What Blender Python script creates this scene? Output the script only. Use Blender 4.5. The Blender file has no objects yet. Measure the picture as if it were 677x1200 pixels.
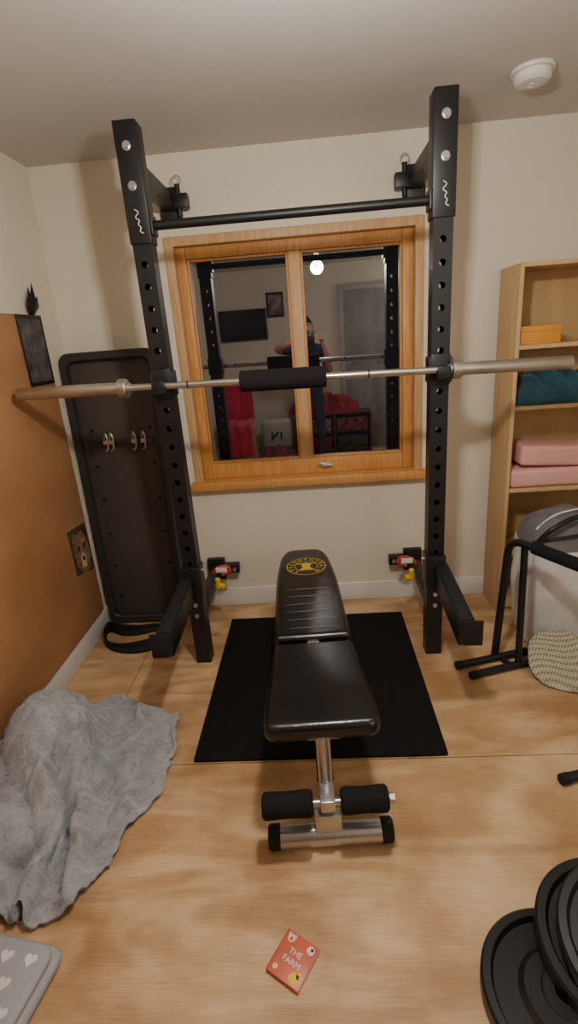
import bpy, bmesh, math, random, time
from mathutils import Vector, Matrix, Euler, noise
random.seed(4)
sc = bpy.context.scene
COL = sc.collection

# ------------------------------------------------------------ helpers
def lin(c):
    out=[]
    for v in c[:3]:
        v=v/255.0
        out.append(v/12.92 if v<=0.04045 else ((v+0.055)/1.055)**2.4)
    return (out[0],out[1],out[2],1.0)

def mat(name, col, rough=0.5, metal=0.0, col2=None, nscale=8.0, bump=0.0, bscale=60.0, coat=0.0, sheen=0.0, stretch=None, spec=None, emit=None, detail=4.0):
    m=bpy.data.materials.new(name); m.use_nodes=True
    nt=m.node_tree; b=nt.nodes['Principled BSDF']
    b.inputs['Base Color'].default_value=lin(col)
    b.inputs['Roughness'].default_value=rough
    b.inputs['Metallic'].default_value=metal
    if coat: b.inputs['Coat Weight'].default_value=coat
    if sheen: b.inputs['Sheen Weight'].default_value=sheen
    if spec is not None: b.inputs['Specular IOR Level'].default_value=spec
    if emit:
        b.inputs['Emission Color'].default_value=lin(emit[0]); b.inputs['Emission Strength'].default_value=emit[1]
    tc=nt.nodes.new('ShaderNodeTexCoord'); mp=nt.nodes.new('ShaderNodeMapping')
    nt.links.new(tc.outputs['Object'],mp.inputs['Vector'])
    if stretch: mp.inputs['Scale'].default_value=stretch
    n=nt.nodes.new('ShaderNodeTexNoise'); n.inputs['Scale'].default_value=nscale; n.inputs['Detail'].default_value=detail
    nt.links.new(mp.outputs['Vector'],n.inputs['Vector'])
    r=nt.nodes.new('ShaderNodeValToRGB')
    r.color_ramp.elements[0].position=0.35; r.color_ramp.elements[1].position=0.68
    if col2 is None: col2=tuple(min(255,v*0.93) for v in col)
    r.color_ramp.elements[0].color=lin(col2); r.color_ramp.elements[1].color=lin(col)
    nt.links.new(n.outputs['Fac'],r.inputs['Fac']); nt.links.new(r.outputs['Color'],b.inputs['Base Color'])
    if bump:
        n2=nt.nodes.new('ShaderNodeTexNoise'); n2.inputs['Scale'].default_value=bscale; n2.inputs['Detail'].default_value=5
        nt.links.new(mp.outputs['Vector'],n2.inputs['Vector'])
        bp=nt.nodes.new('ShaderNodeBump'); bp.inputs['Strength'].default_value=bump; bp.inputs['Distance'].default_value=0.004
        nt.links.new(n2.outputs['Fac'],bp.inputs['Height']); nt.links.new(bp.outputs['Normal'],b.inputs['Normal'])
    return m

def group(name, loc=(0,0,0), rot=(0,0,0), local=False):
    e=bpy.data.objects.new(name,None); e.empty_display_size=0.05
    e.location=loc; e.rotation_euler=rot; COL.objects.link(e)
    e['local']=1 if local else 0
    return e

def add(name, me, mats, parent=None, smooth=False):
    o=bpy.data.objects.new(name,me); COL.objects.link(o)
    if not isinstance(mats,(list,tuple)): mats=[mats]
    if len(me.materials)==0:
        for m in mats: me.materials.append(m)
    if smooth:
        for p in me.polygons: p.use_smooth=True
    if parent is not None:
        o.parent=parent
        if not parent.get('local',0):
            o.matrix_parent_inverse=Matrix.Translation(-Vector(parent.location))
    return o

def auto_smooth(me, ang=40):
    for p in me.polygons: p.use_smooth=True
    bm=bmesh.new(); bm.from_mesh(me)
    for e in bm.edges:
        if len(e.link_faces)==2 and e.calc_face_angle(0)>math.radians(ang): e.smooth=False
    bm.to_mesh(me); bm.free()

def box(name, c, s, m, parent=None, bev=0.0, rot=(0,0,0), seg=2):
    bm=bmesh.new(); bmesh.ops.create_cube(bm,size=1)
    for v in bm.verts: v.co=Vector((v.co.x*s[0],v.co.y*s[1],v.co.z*s[2]))
    if bev>0:
        bmesh.ops.bevel(bm,geom=bm.edges[:],offset=min(bev,min(s)*0.45),segments=seg,affect='EDGES',profile=0.5)
    R=Euler(rot).to_matrix()
    for v in bm.verts: v.co=R@v.co+Vector(c)
    me=bpy.data.meshes.new(name); bm.to_mesh(me); bm.free()
    o=add(name,me,m,parent)
    if bev>0: auto_smooth(me,35)
    return o

def bx(name,x0,x1,y0,y1,z0,z1,m,parent=None,bev=0.0):
    return box(name,((x0+x1)/2,(y0+y1)/2,(z0+z1)/2),(abs(x1-x0),abs(y1-y0),abs(z1-z0)),m,parent,bev)

def lathe(name, p0, axis, prof, m, parent=None, n=40, ang=35):
    p0=Vector(p0); ax=Vector(axis).normalized()
    q=Vector((0,0,1)).rotation_difference(ax).to_matrix()
    bm=bmesh.new(); rings=[]
    for r,h in prof:
        if r<1e-6: rings.append([bm.verts.new(p0+q@Vector((0,0,h)))])
        else: rings.append([bm.verts.new(p0+q@Vector((r*math.cos(2*math.pi*i/n),r*math.sin(2*math.pi*i/n),h))) for i in range(n)])
    for a,b in zip(rings[:-1],rings[1:]):
        for i in range(n):
            j=(i+1)%n
            if len(a)==1 and len(b)==1: continue
            if len(a)==1: bm.faces.new((a[0],b[j],b[i]))
            elif len(b)==1: bm.faces.new((a[i],a[j],b[0]))
            else: bm.faces.new((a[i],a[j],b[j],b[i]))
    bmesh.ops.recalc_face_normals(bm,faces=bm.faces[:])
    me=bpy.data.meshes.new(name); bm.to_mesh(me); bm.free()
    o=add(name,me,m,parent); auto_smooth(me,ang); return o

def cyl(name,p0,p1,r,m,parent=None,n=28,bev=0.0,r2=None):
    p0=Vector(p0);p1=Vector(p1);L=(p1-p0).length
    if r2 is None: r2=r
    b=bev
    if b>0: prof=[(0,0),(r-b,0),(r,b),(r2,L-b),(r2-b,L),(0,L)]
    else: prof=[(0,0),(r,0),(r2,L),(0,L)]
    return lathe(name,p0,p1-p0,prof,m,parent,n)

def fillet(pts,rad,k=6):
    pts=[Vector(p) for p in pts]; out=[pts[0]]
    for i in range(1,len(pts)-1):
        a,b,c=pts[i-1],pts[i],pts[i+1]
        d1=(a-b);d2=(c-b);t=min(rad,d1.length*.49,d2.length*.49)
        s=b+d1.normalized()*t;e=b+d2.normalized()*t
        for j in range(k+1):
            u=j/k
            out.append(s*(1-u)**2+b*2*u*(1-u)+e*u*u)
    out.append(pts[-1]); return out

def tube(name,pts,r,m,parent=None,rad=0.0,n=14,closed=False):
    if rad>0: pts=fillet(pts,rad)
    pts=[Vector(p) for p in pts]
    bm=bmesh.new(); rings=[]; up=None; N=len(pts)
    for i,p in enumerate(pts):
        if closed: t=(pts[(i+1)%N]-pts[i-1]).normalized()
        else: t=(pts[min(i+1,N-1)]-pts[max(i-1,0)]).normalized()
        if up is None:
            up=Vector((0,0,1)) if abs(t.z)<.9 else Vector((1,0,0))
        up=(up-t*up.dot(t)).normalized(); s=t.cross(up)
        rr=r[i] if isinstance(r,(list,tuple)) else r
        rings.append([bm.verts.new(p+(up*math.cos(2*math.pi*k/n)+s*math.sin(2*math.pi*k/n))*rr) for k in range(n)])
    prs=list(zip(rings[:-1],rings[1:]))
    if closed: prs.append((rings[-1],rings[0]))
    for a,b in prs:
        for k in range(n):
            bm.faces.new((a[k],a[(k+1)%n],b[(k+1)%n],b[k]))
    if not closed:
        bm.faces.new(rings[0]); bm.faces.new(rings[-1])
    bmesh.ops.recalc_face_normals(bm,faces=bm.faces[:])
    me=bpy.data.meshes.new(name); bm.to_mesh(me); bm.free()
    o=add(name,me,m,parent); auto_smooth(me,50); return o

def prism(name, outline, z0, z1, m, parent=None, bev=0.0, M=None, seg=3, crown=0.0):
    bm=bmesh.new()
    vb=[bm.verts.new((x,y,z0)) for x,y in outline]; vt=[bm.verts.new((x,y,z1)) for x,y in outline]
    n=len(outline)
    bm.faces.new(vb[::-1]); top=bm.faces.new(vt)
    for i in range(n): bm.faces.new((vb[i],vb[(i+1)%n],vt[(i+1)%n],vt[i]))
    bmesh.ops.recalc_face_normals(bm,faces=bm.faces[:])
    if bev>0:
        es=[e for e in bm.edges if abs(e.verts[0].co.z-e.verts[1].co.z)<1e-7]
        bmesh.ops.bevel(bm,geom=es,offset=bev,segments=seg,affect='EDGES',profile=0.5)
    if M is not None:
        for v in bm.verts: v.co=M@v.co
    me=bpy.data.meshes.new(name); bm.to_mesh(me); bm.free()
    o=add(name,me,m,parent); auto_smooth(me,35); return o

def round_outline(pts, rad, k=5):
    n=len(pts); out=[]
    for i in range(n):
        a=Vector((*pts[i-1],0));b=Vector((*pts[i],0));c=Vector((*pts[(i+1)%n],0))
        r=rad[i] if isinstance(rad,(list,tuple)) else rad
        d1=a-b;d2=c-b;t=min(r,d1.length*.49,d2.length*.49)
        s=b+d1.normalized()*t;e=b+d2.normalized()*t
        for j in range(k+1):
            u=j/k; p=s*(1-u)**2+b*2*u*(1-u)+e*u*u
            out.append((p.x,p.y))
    return out

def gridmesh(name, f, nu, nv, m, parent=None, thick=0.0, smooth=True):
    vs=[f(i/nu,j/nv) for j in range(nv+1) for i in range(nu+1)]
    fs=[(j*(nu+1)+i,j*(nu+1)+i+1,(j+1)*(nu+1)+i+1,(j+1)*(nu+1)+i) for j in range(nv) for i in range(nu)]
    me=bpy.data.meshes.new(name); me.from_pydata(vs,[],fs); me.update()
    o=add(name,me,m,parent,smooth)
    if thick:
        md=o.modifiers.new('thick','SOLIDIFY'); md.thickness=thick; md.offset=0
    return o

def apply_mods(o):
    dg=bpy.context.evaluated_depsgraph_get(); dg.update()
    me=bpy.data.meshes.new_from_object(o.evaluated_get(dg))
    o.modifiers.clear(); o.data=me
    return o

def text(name, s, size, loc, rot, m, parent=None, ext=0.0006):
    cu=bpy.data.curves.new(name,'FONT'); cu.body=s; cu.size=size; cu.extrude=ext; cu.align_x='CENTER'; cu.align_y='CENTER'
    t=bpy.data.objects.new(name+'_tmp',cu); COL.objects.link(t)
    dg=bpy.context.evaluated_depsgraph_get(); dg.update()
    me=bpy.data.meshes.new_from_object(t.evaluated_get(dg))
    bpy.data.objects.remove(t)
    M=Matrix.Translation(loc)@Euler(rot).to_matrix().to_4x4()
    me.transform(M); me.materials.clear()
    return add(name,me,m,parent)

# ------------------------------------------------------------ materials
M_wall=mat('wall_paint',(224,216,199),0.85,col2=(218,209,191),nscale=1.5,bump=0.15,bscale=180)
M_ceil=mat('ceiling_paint',(206,203,199),0.9,col2=(200,197,193),nscale=1.2,bump=0.1,bscale=150)
M_white=mat('white_gloss_paint',(226,224,219),0.4,nscale=3)
M_pine=mat('window_pine',(210,154,90),0.45,col2=(192,134,70),nscale=14,stretch=(6,6,.6))
M_pine2=mat('window_lining_pine',(206,168,122),0.5,col2=(190,148,102),nscale=10,stretch=(5,5,.5))
M_panel=mat('varnished_board',(184,136,94),0.5,col2=(166,117,76),nscale=2.2,bump=.12,bscale=60,stretch=(1,1,1.8),detail=7)
M_black=mat('black_powdercoat',(24,24,27),0.42,col2=(19,19,22),nscale=20,bump=.1,bscale=300)
M_blackm=mat('black_rubber',(20,20,21),0.75,bump=.25,bscale=250)
M_mat=mat('rubber_mat',(15,15,16),0.85,col2=(11,11,11),nscale=40,bump=.5,bscale=350,spec=.25)
M_foam=mat('black_foam',(30,28,29),0.9,bump=.4,bscale=500,spec=.2)
M_chrome=mat('chrome_steel',(228,226,224),0.24,metal=1.0,col2=(210,208,205),nscale=5)
M_sleeve=mat('zinc_sleeve',(204,201,194),0.40,metal=1.0,col2=(184,180,172),nscale=6)
M_silver=mat('silver_paint',(202,201,200),0.3,metal=.85)
M_vinyl=mat('black_vinyl',(17,16,17),0.26,bump=.35,bscale=30,nscale=5,col2=(13,12,13),spec=.6)
M_gold=mat('gold_print',(212,180,50),0.45)
M_birch=mat('birch_board',(208,176,128),0.5,col2=(196,160,112),nscale=5,stretch=(3,3,.4))
M_tray=mat('charcoal_plastic',(78,70,66),0.6,col2=(66,59,56),nscale=3,bump=.15,bscale=120)
M_tray2=mat('charcoal_plastic_rim',(50,46,46),0.5)
M_yellow=mat('yellow_plastic',(228,196,40),0.4)
M_red=mat('red_label',(190,60,54),0.5)
M_labelw=mat('white_label',(230,228,226),0.5)
M_orange=mat('orange_card',(224,152,56),0.6)
M_teal=mat('teal_cloth',(24,74,88),0.9,col2=(14,54,66),nscale=12,bump=.4,bscale=120,sheen=.3)
M_pink=mat('pink_foam',(228,176,170),0.8,col2=(220,164,158),nscale=5,bump=.15)
M_greyb=mat('grey_bag_cloth',(112,112,113),0.85,bump=.3,bscale=200)
M_dark=mat('dark_void',(10,9,10),0.8)
M_skin=mat('skin',(204,160,136),0.55,nscale=10)
M_hair=mat('dark_hair',(38,27,20),0.7,bump=.6,bscale=150)
M_hoodie=mat('navy_cotton',(44,52,84),0.9,bump=.3,bscale=150)
M_jeans=mat('dark_denim',(46,50,64),0.9,bump=.3,bscale=200)
M_bagw=mat('white_laundry_cloth',(214,213,212),0.8,col2=(200,200,200),nscale=6,bump=.3,bscale=60)
M_blanket=mat('grey_plush',(166,167,171),0.95,col2=(142,143,148),nscale=14,sheen=.5,detail=8,bump=1.0,bscale=110)
M_fur=mat('grey_plush_pile',(176,177,181),0.9,col2=(156,157,162),nscale=10)

def ply_mat():
    m=bpy.data.materials.new('plywood_floor'); m.use_nodes=True; nt=m.node_tree; b=nt.nodes['Principled BSDF']
    N=nt.nodes.new; L=nt.links.new
    tc=N('ShaderNodeTexCoord'); mp=N('ShaderNodeMapping'); mp.inputs['Scale'].default_value=(.55,2.2,1); L(tc.outputs['Object'],mp.inputs['Vector'])
    n=N('ShaderNodeTexNoise'); n.inputs['Scale'].default_value=1.6; n.inputs['Detail'].default_value=3; n.inputs['Distortion'].default_value=.8; L(mp.outputs['Vector'],n.inputs['Vector'])
    ml=N('ShaderNodeMath'); ml.operation='MULTIPLY'; ml.inputs[1].default_value=30; L(n.outputs['Fac'],ml.inputs[0])
    sn=N('ShaderNodeMath'); sn.operation='SINE'; L(ml.outputs[0],sn.inputs[0])
    mr=N('ShaderNodeMapRange'); mr.inputs['From Min'].default_value=-1; mr.inputs['From Max'].default_value=1; L(sn.outputs[0],mr.inputs['Value'])
    r=N('ShaderNodeValToRGB'); r.color_ramp.elements[0].color=lin((192,154,112)); r.color_ramp.elements[1].color=lin((215,181,140)); L(mr.outputs[0],r.inputs['Fac'])
    n2=N('ShaderNodeTexNoise'); n2.inputs['Scale'].default_value=3.2; n2.inputs['Detail'].default_value=6; L(tc.outputs['Object'],n2.inputs['Vector'])
    r2=N('ShaderNodeValToRGB'); r2.color_ramp.elements[0].position=.38; r2.color_ramp.elements[0].color=lin((206,192,174)); r2.color_ramp.elements[1].position=.62; r2.color_ramp.elements[1].color=(1,1,1,1); L(n2.outputs['Fac'],r2.inputs['Fac'])
    mx=N('ShaderNodeMix'); mx.data_type='RGBA'; mx.blend_type='MULTIPLY'; mx.inputs['Factor'].default_value=.9
    L(r.outputs['Color'],mx.inputs['A']); L(r2.outputs['Color'],mx.inputs['B'])
    mp3=N('ShaderNodeMapping'); mp3.inputs['Scale'].default_value=(1,1.5,1); L(tc.outputs['Object'],mp3.inputs['Vector'])
    v=N('ShaderNodeTexVoronoi'); v.inputs['Scale'].default_value=2.6; L(mp3.outputs['Vector'],v.inputs['Vector'])
    r3=N('ShaderNodeValToRGB'); r3.color_ramp.elements[0].position=.0; r3.color_ramp.elements[0].color=lin((130,84,52)); r3.color_ramp.elements[1].position=.08; r3.color_ramp.elements[1].color=(1,1,1,1); L(v.outputs['Distance'],r3.inputs['Fac'])
    mx2=N('ShaderNodeMix'); mx2.data_type='RGBA'; mx2.blend_type='MULTIPLY'; mx2.inputs['Factor'].default_value=.8
    L(mx.outputs['Result'],mx2.inputs['A']); L(r3.outputs['Color'],mx2.inputs['B'])
    mp4=N('ShaderNodeMapping'); mp4.inputs['Scale'].default_value=(3,60,1); L(tc.outputs['Object'],mp4.inputs['Vector'])
    n4=N('ShaderNodeTexNoise'); n4.inputs['Scale'].default_value=4; n4.inputs['Detail'].default_value=5; L(mp4.outputs['Vector'],n4.inputs['Vector'])
    mx3=N('ShaderNodeMix'); mx3.data_type='RGBA'; mx3.blend_type='OVERLAY'; mx3.inputs['Factor'].default_value=.32
    L(mx2.outputs['Result'],mx3.inputs['A']); L(n4.outputs['Fac'],mx3.inputs['B'])
    L(mx3.outputs['Result'],b.inputs['Base Color'])
    b.inputs['Roughness'].default_value=.5
    bp=N('ShaderNodeBump'); bp.inputs['Strength'].default_value=.08; L(n4.outputs['Fac'],bp.inputs['Height']); L(bp.outputs['Normal'],b.inputs['Normal'])
    return m
M_ply=ply_mat()

def glass_mat():
    m=bpy.data.materials.new('night_window_glass'); m.use_nodes=True; nt=m.node_tree; nt.nodes.clear()
    o=nt.nodes.new('ShaderNodeOutputMaterial'); g=nt.nodes.new('ShaderNodeBsdfGlossy'); d=nt.nodes.new('ShaderNodeBsdfDiffuse'); a=nt.nodes.new('ShaderNodeAddShader')
    g.inputs['Color'].default_value=(.31,.315,.33,1); g.inputs['Roughness'].default_value=.0; d.inputs['Color'].default_value=(.008,.008,.012,1)
    nt.links.new(g.outputs[0],a.inputs[0]); nt.links.new(d.outputs[0],a.inputs[1]); nt.links.new(a.outputs[0],o.inputs[0]); return m
M_glass=glass_mat()

# ------------------------------------------------------------ room shell
XL,XR,YB,YF,ZC=-1.265,1.85,2.707,-1.5,2.33
def multi_box(name, boxes, m, bev=0.0):
    bm=bmesh.new()
    for (x0,x1,y0,y1,z0,z1) in boxes:
        r=bmesh.ops.create_cube(bm,size=1)
        for v in r['verts']:
            v.co=Vector(((x0+x1)/2+v.co.x*(x1-x0),(y0+y1)/2+v.co.y*(y1-y0),(z0+z1)/2+v.co.z*(z1-z0)))
    me=bpy.data.meshes.new(name); bm.to_mesh(me); bm.free()
    return add(name,me,m)
g=.004
ys=[YF-.1,.27,1.487,YB+.1]; 
bs=[]
for k in range(3):
    xs=[[XL-.1,.15,XR+.1],[XL-.1,1.2,XR+.1],[XL-.1,-.93,XR+.1]][k]
    for i in range(2): bs.append((xs[i]+g/2,xs[i+1]-g/2,ys[k]+g/2,ys[k+1]-g/2,-.018,0))
fl=multi_box('floor',bs+[(XL-.1,XR+.1,YF-.1,YB+.1,-.06,-.019)],M_ply)
ce=multi_box('ceiling',[(XL-.1,XR+.1,YF-.1,YB+.1,ZC,ZC+.1)],M_ceil)
WX0,WX1,WZ0,WZ1=-.66,.55,.765,1.975
multi_box('wall_back',[(XL-.1,WX0,YB,YB+.16,0,ZC),(WX1,XR+.1,YB,YB+.16,0,ZC),(WX0,WX1,YB,YB+.16,0,WZ0),(WX0,WX1,YB,YB+.16,WZ1,ZC)],M_wall)
multi_box('wall_left',[(XL-.1,XL,YF,YB,0,ZC)],M_wall)
multi_box('wall_right',[(XR,XR+.1,YF,YB,0,ZC)],M_wall)
multi_box('wall_front',[(XL-.1,XR+.1,YF-.1,YF,0,ZC)],M_wall)
box('baseboard_back',((XL+XR)/2,YB-.008,.055),(XR-XL-.002,.016,.11),M_white,None,.004)
box('baseboard_left',(XL+.008,(YF+YB)/2-.01,.055),(.016,YB-YF-.04,.11),M_white,None,.004)
box('baseboard_right',(XR-.008,(YF+YB)/2-.01,.055),(.016,YB-YF-.04,.11),M_white,None,.004)

# ------------------------------------------------------------ window
w=group('window_1',((WX0+WX1)/2,YB,WZ0))
lt=.028
bx('lining_left',WX0-.015,WX0+lt,YB-.012,YB+.10,WZ0-.02,WZ1+.012,M_pine2,w,.004)
bx('lining_right',WX1-lt,WX1+.015,YB-.012,YB+.10,WZ0-.02,WZ1+.012,M_pine2,w,.004)
bx('lining_top',WX0-.015,WX1+.015,YB-.0125,YB+.10,WZ1-lt,WZ1+.015,M_pine2,w,.004)
bx('sill',WX0-.035,WX1+.035,YB-.055,YB+.10,.728,.776,M_pine,w,.008)
fy0,fy1=YB+.035,YB+.085
fx0,fx1=WX0+lt,WX1-lt; fz0,fz1=.776,WZ1-lt
bx('frame_left',fx0,-.585,fy0,fy1,fz0,fz1,M_pine,w,.004)
bx('frame_right',.470,fx1,fy0,fy1,fz0,fz1,M_pine,w,.004)
bx('frame_top',-.585,.470,fy0,fy1,1.893,fz1,M_pine,w,.004)
bx('frame_bottom',-.585,.470,fy0,fy1,fz0,.860,M_pine,w,.004)
bx('mullion',-.085,-.025,fy0-.004,fy1,.860,1.893,M_pine2,w,.004)
for i,(a,b_) in enumerate([(-.585,-.085),(-.025,.470)]):
    bx('bead_left_%d'%i,a,a+.012,fy0+.012,fy0+.03,.86,1.893,M_pine,w,.003)
    bx('bead_right_%d'%i,b_-.012,b_,fy0+.012,fy0+.03,.86,1.893,M_pine,w,.003)
    bx('bead_top_%d'%i,a+.012,b_-.012,fy0+.012,fy0+.03,1.881,1.893,M_pine,w,.003)
    bx('bead_bottom_%d'%i,a+.012,b_-.012,fy0+.012,fy0+.03,.86,.872,M_pine,w,.003)
    bx('glass_pane_%d'%i,a+.002,b_-.002,fy0+.030,fy0+.036,.862,1.891,M_glass,w)
box('latch_plate',(.04,fy0-.006,.822),(.07,.012,.02),M_silver,w,.004)
tube('latch_lever',[(.03,fy0-.012,.822),(.03,fy0-.03,.822),(.085,fy0-.034,.825)],.006,M_silver,w,rad=.01)

# ------------------------------------------------------------ left board + pictures
bx('wood_wall_panel',XL,XL+.022,-.4,2.49,.125,1.676,M_panel,None,.003)
def dark_pic():
    m=mat('dark_print',(44,44,48),0.5,col2=(105,102,102),nscale=16,detail=6); m.node_tree.nodes['Color Ramp'].color_ramp.elements[0].position=.28; return m
pc=group('dark_poster',(XL+.024,2.37,1.53))
px=XL+.0245
bx('print_sheet',px-.002,px,2.27,2.475,1.38,1.672,dark_pic(),pc)
bx('print_border_low',px,px+.002,2.262,2.48,1.372,1.388,M_black,pc)
bx('print_border_high',px,px+.002,2.262,2.48,1.66,1.676,M_black,pc)
bx('print_border_left',px,px+.002,2.262,2.274,1.388,1.66,M_black,pc)
bx('print_border_right',px,px+.002,2.468,2.48,1.388,1.66,M_black,pc)
sp=group('black_feather_ornament',(XL+.02,2.43,1.68))
for i,(dy,dz,l) in enumerate([(-.035,.07,1),(-.015,.115,1),(.0,.09,1),(.012,.135,1),(.03,.08,1)]):
    b0=Vector((XL+.016,2.42,1.676)); tip=b0+Vector((.012+.004*i,dy,dz))
    tube('barb_%d'%i,[b0,b0.lerp(tip,.5)+Vector((.006,dy*.15,0)),tip],[.010,.014,.001],M_black,sp,n=6)
st=group('animal_poster',(px,2.39,.53))
def stick(name,pts,m,t):
    vs=[(px-.002+t,y,z) for y,z in pts]; n=len(vs)
    vs2=[(px-.0025,y,z) for y,z in pts]
    me=bpy.data.meshes.new(name); me.from_pydata(vs+vs2,[],[tuple(range(n))]+[(i,(i+1)%n,n+(i+1)%n,n+i) for i in range(n)]); me.update(); return add(name,me,m,st)
stick('paper',[(2.285,.43),(2.28,.67),(2.475,.655),(2.485,.385)],mat('poster_paper',(46,40,38),.6,col2=(84,70,60),nscale=14),.001)
stick('print_face',[(2.31,.47),(2.30,.59),(2.33,.645),(2.37,.62),(2.42,.635),(2.455,.57),(2.465,.47),(2.42,.41),(2.36,.415)],mat('animal_print',(158,122,92),.6,col2=(90,64,48),nscale=30,detail=6),.002)
stick('muzzle_patch',[(2.36,.445),(2.36,.50),(2.385,.525),(2.41,.495),(2.405,.435)],mat('cream_print',(196,170,140),.6,nscale=30),.003)
stick('eye_patch_a',[(2.345,.545),(2.355,.57),(2.37,.555),(2.36,.535)],M_dark,.0035)
stick('eye_patch_b',[(2.405,.54),(2.415,.565),(2.43,.55),(2.42,.53)],M_dark,.0035)
stick('nose_patch',[(2.37,.49),(2.385,.505),(2.40,.485),(2.385,.47)],M_dark,.0038)

# ------------------------------------------------------------ squat rack
rk=group('squat_rack',(-.05,2.16,0))
PX=(-.613,.512); PY=2.16; PW=.072; PH=2.265
def post(name,x):
    bm=bmesh.new()
    h=PW/2; t=.004
    def ring(r,z): return [bm.verts.new((x+sx*r,PY+sy*r,z)) for sx,sy in ((-1,-1),(1,-1),(1,1),(-1,1))]
    o0=ring(h,0.004);o1=ring(h,1.90);i0=ring(h-t,0.004);i1=ring(h-t,1.90)
    for k in range(4):
        j=(k+1)%4
        bm.faces.new((o0[k],o0[j],o1[j],o1[k])); bm.faces.new((i0[j],i0[k],i1[k],i1[j]))
        bm.faces.new((o0[j],o0[k],i0[k],i0[j])); bm.faces.new((o1[k],o1[j],i1[j],i1[k]))
    bmesh.ops.recalc_face_normals(bm,faces=bm.faces[:])
    me=bpy.data.meshes.new(name); bm.to_mesh(me); bm.free()
    o=add(name,me,M_black,rk)
    bm=bmesh.new(); z=1.80
    while z>.52:
        r=bmesh.ops.create_cone(bm,cap_ends=True,segments=20,radius1=.0125,radius2=.0125,depth=.2,matrix=Matrix.Translation((x,PY,z))@Matrix.Rotation(math.pi/2,4,'X'))
        z-=.079
    me2=bpy.data.meshes.new('cut'); bm.to_mesh(me2); bm.free()
    c=bpy.data.objects.new('cut',me2); COL.objects.link(c)
    md=o.modifiers.new('b','BOOLEAN'); md.object=c; md.operation='DIFFERENCE'; md.solver='EXACT'
    apply_mods(o); bpy.data.objects.remove(c)
    return o
for k,x in enumerate(PX):
    s=1 if k==0 else -1   # inward direction
    post('upright_%d'%k,x)
    bx('foot_cap_%d'%k,x-.037,x+.037,PY-.037,PY+.037,0,.012,M_blackm,rk,.002)
    box('upper_upright_%d'%k,(x,PY,(1.87+PH)/2),(.084,.084,PH-1.87),M_black,rk,.004)
    fy=PY-.042
    for z in (2.185,2.06):
        cyl('bolt_%d_%d'%(k,int(z*100)),(x,fy,z),(x,fy-.012,z),.013,M_silver,rk,n=6,bev=.002)
        cyl('washer_%d_%d'%(k,int(z*100)),(x,fy,z),(x,fy-.003,z),.016,M_silver,rk)
    tube('logo_scribble_%d'%k,[(x-.006,fy-.001,1.985),(x+.010,fy-.001,1.975),(x-.010,fy-.001,1.958),(x+.010,fy-.001,1.948),(x-.002,fy-.001,1.935),(x+.012,fy-.001,1.925),(x+.002,fy-.001,1.912),(x+.016,fy-.001,1.905)],.0018,M_labelw,rk,rad=.012,n=6)
    for z in (.325,.268):
        cyl('low_bolt_%d_%d'%(k,int(z*100)),(x,PY-.036,z),(x,PY-.047,z),.011,M_silver,rk,n=6,bev=.002)
    def side_prism(name,pts,x0,x1,m):
        Mx=Matrix(((0,0,1,0),(1,0,0,0),(0,1,0,0),(0,0,0,1)))
        return prism(name,pts,x0,x1,m,rk,.002,Mx)
    side_prism('upper_stringer_%d'%k,[(PY+.04,2.00),(PY+.04,2.15),(PY+.12,2.15),(YB-.03,2.15),(YB-.03,2.09),(PY+.2,2.09)],x-.03,x+.03,M_black)
    bx('upper_wall_plate_%d'%k,x-.05,x+.05,YB-.03,YB,2.04,2.19,M_black,rk,.003)
    box('upper_hinge_%d'%k,(x+s*.06,YB-.06,2.12),(.07,.05,.06),M_black,rk,.004)
    cyl('hinge_pin_%d'%k,(x+s*.05,YB-.06,2.06),(x+s*.05,YB-.06,2.19),.012,M_black,rk)
    tube('pin_ring_%d'%k,[(x+s*.05+.02*math.cos(a*math.pi/6),YB-.06,2.205+.02*math.sin(a*math.pi/6)) for a in range(12)],.003,M_silver,rk,n=6,closed=True)
    bx('lower_stringer_%d'%k,x-.027,x+.027,PY+.03,YB-.05,.225,.285,M_black,rk,.004)
    bx('lower_wall_plate_%d'%k,x-.05,x+.05,YB-.05,YB-.017,.19,.32,M_black,rk,.003)
    box('lower_bracket_%d'%k,(x+s*.075,YB-.05,.265),(.12,.05,.05),M_black,rk,.004)
    cyl('bracket_bolt_%d'%k,(x+s*.11,YB-.075,.265),(x+s*.11,YB-.085,.265),.012,M_silver,rk,n=6)
    cyl('yellow_pin_%d'%k,(x+s*.035,PY+.28,.26),(x+s*.085,PY+.27,.262),.016,M_yellow,rk,bev=.004)
    cyl('yellow_knob_%d'%k,(x+s*.05,PY+.27,.25),(x+s*.05,PY+.27,.31),.014,M_yellow,rk,bev=.004)
    tube('red_strap_%d'%k,[(x+s*.01,PY+.36,.30),(x+s*.04,PY+.355,.335),(x+s*.09,PY+.36,.34),(x+s*.11,PY+.36,.31),(x+s*.06,PY+.35,.29)],.010,M_red,rk,rad=.02,n=8)
    box('strap_label_%d'%k,(x+s*.06,PY+.345,.322),(.062,.006,.03),M_labelw,rk,.002)
    ox=-.02 if k==0 else .024
    L=.50
    a=math.atan2(-ox,L)
    yc=PY-.036-L/2
    box('spotter_arm_%d'%k,(x+ox*.6,yc+.012,.425),(.062,L,.10),M_black,rk,.004,rot=(0,0,a))
    box('spotter_arm_pad_%d'%k,(x+ox*.6,yc+.0,.478),(.05,L-.04,.008),M_blackm,rk,.003,rot=(0,0,a))
    box('spotter_arm_end_cap_%d'%k,(x+ox*1.15,yc-L/2+.014,.425),(.066,.008,.104),M_blackm,rk,.003,rot=(0,0,a))
    bx('spotter_bracket_%d'%k,x-.044,x+.044,PY-.05,PY+.04,.37,.52,M_black,rk,.004)
    cyl('spotter_pin_%d'%k,(x-.055,PY,.49),(x+.055,PY,.49),.01,M_silver,rk)
    bz=1.353 if k==0 else 1.333
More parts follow.
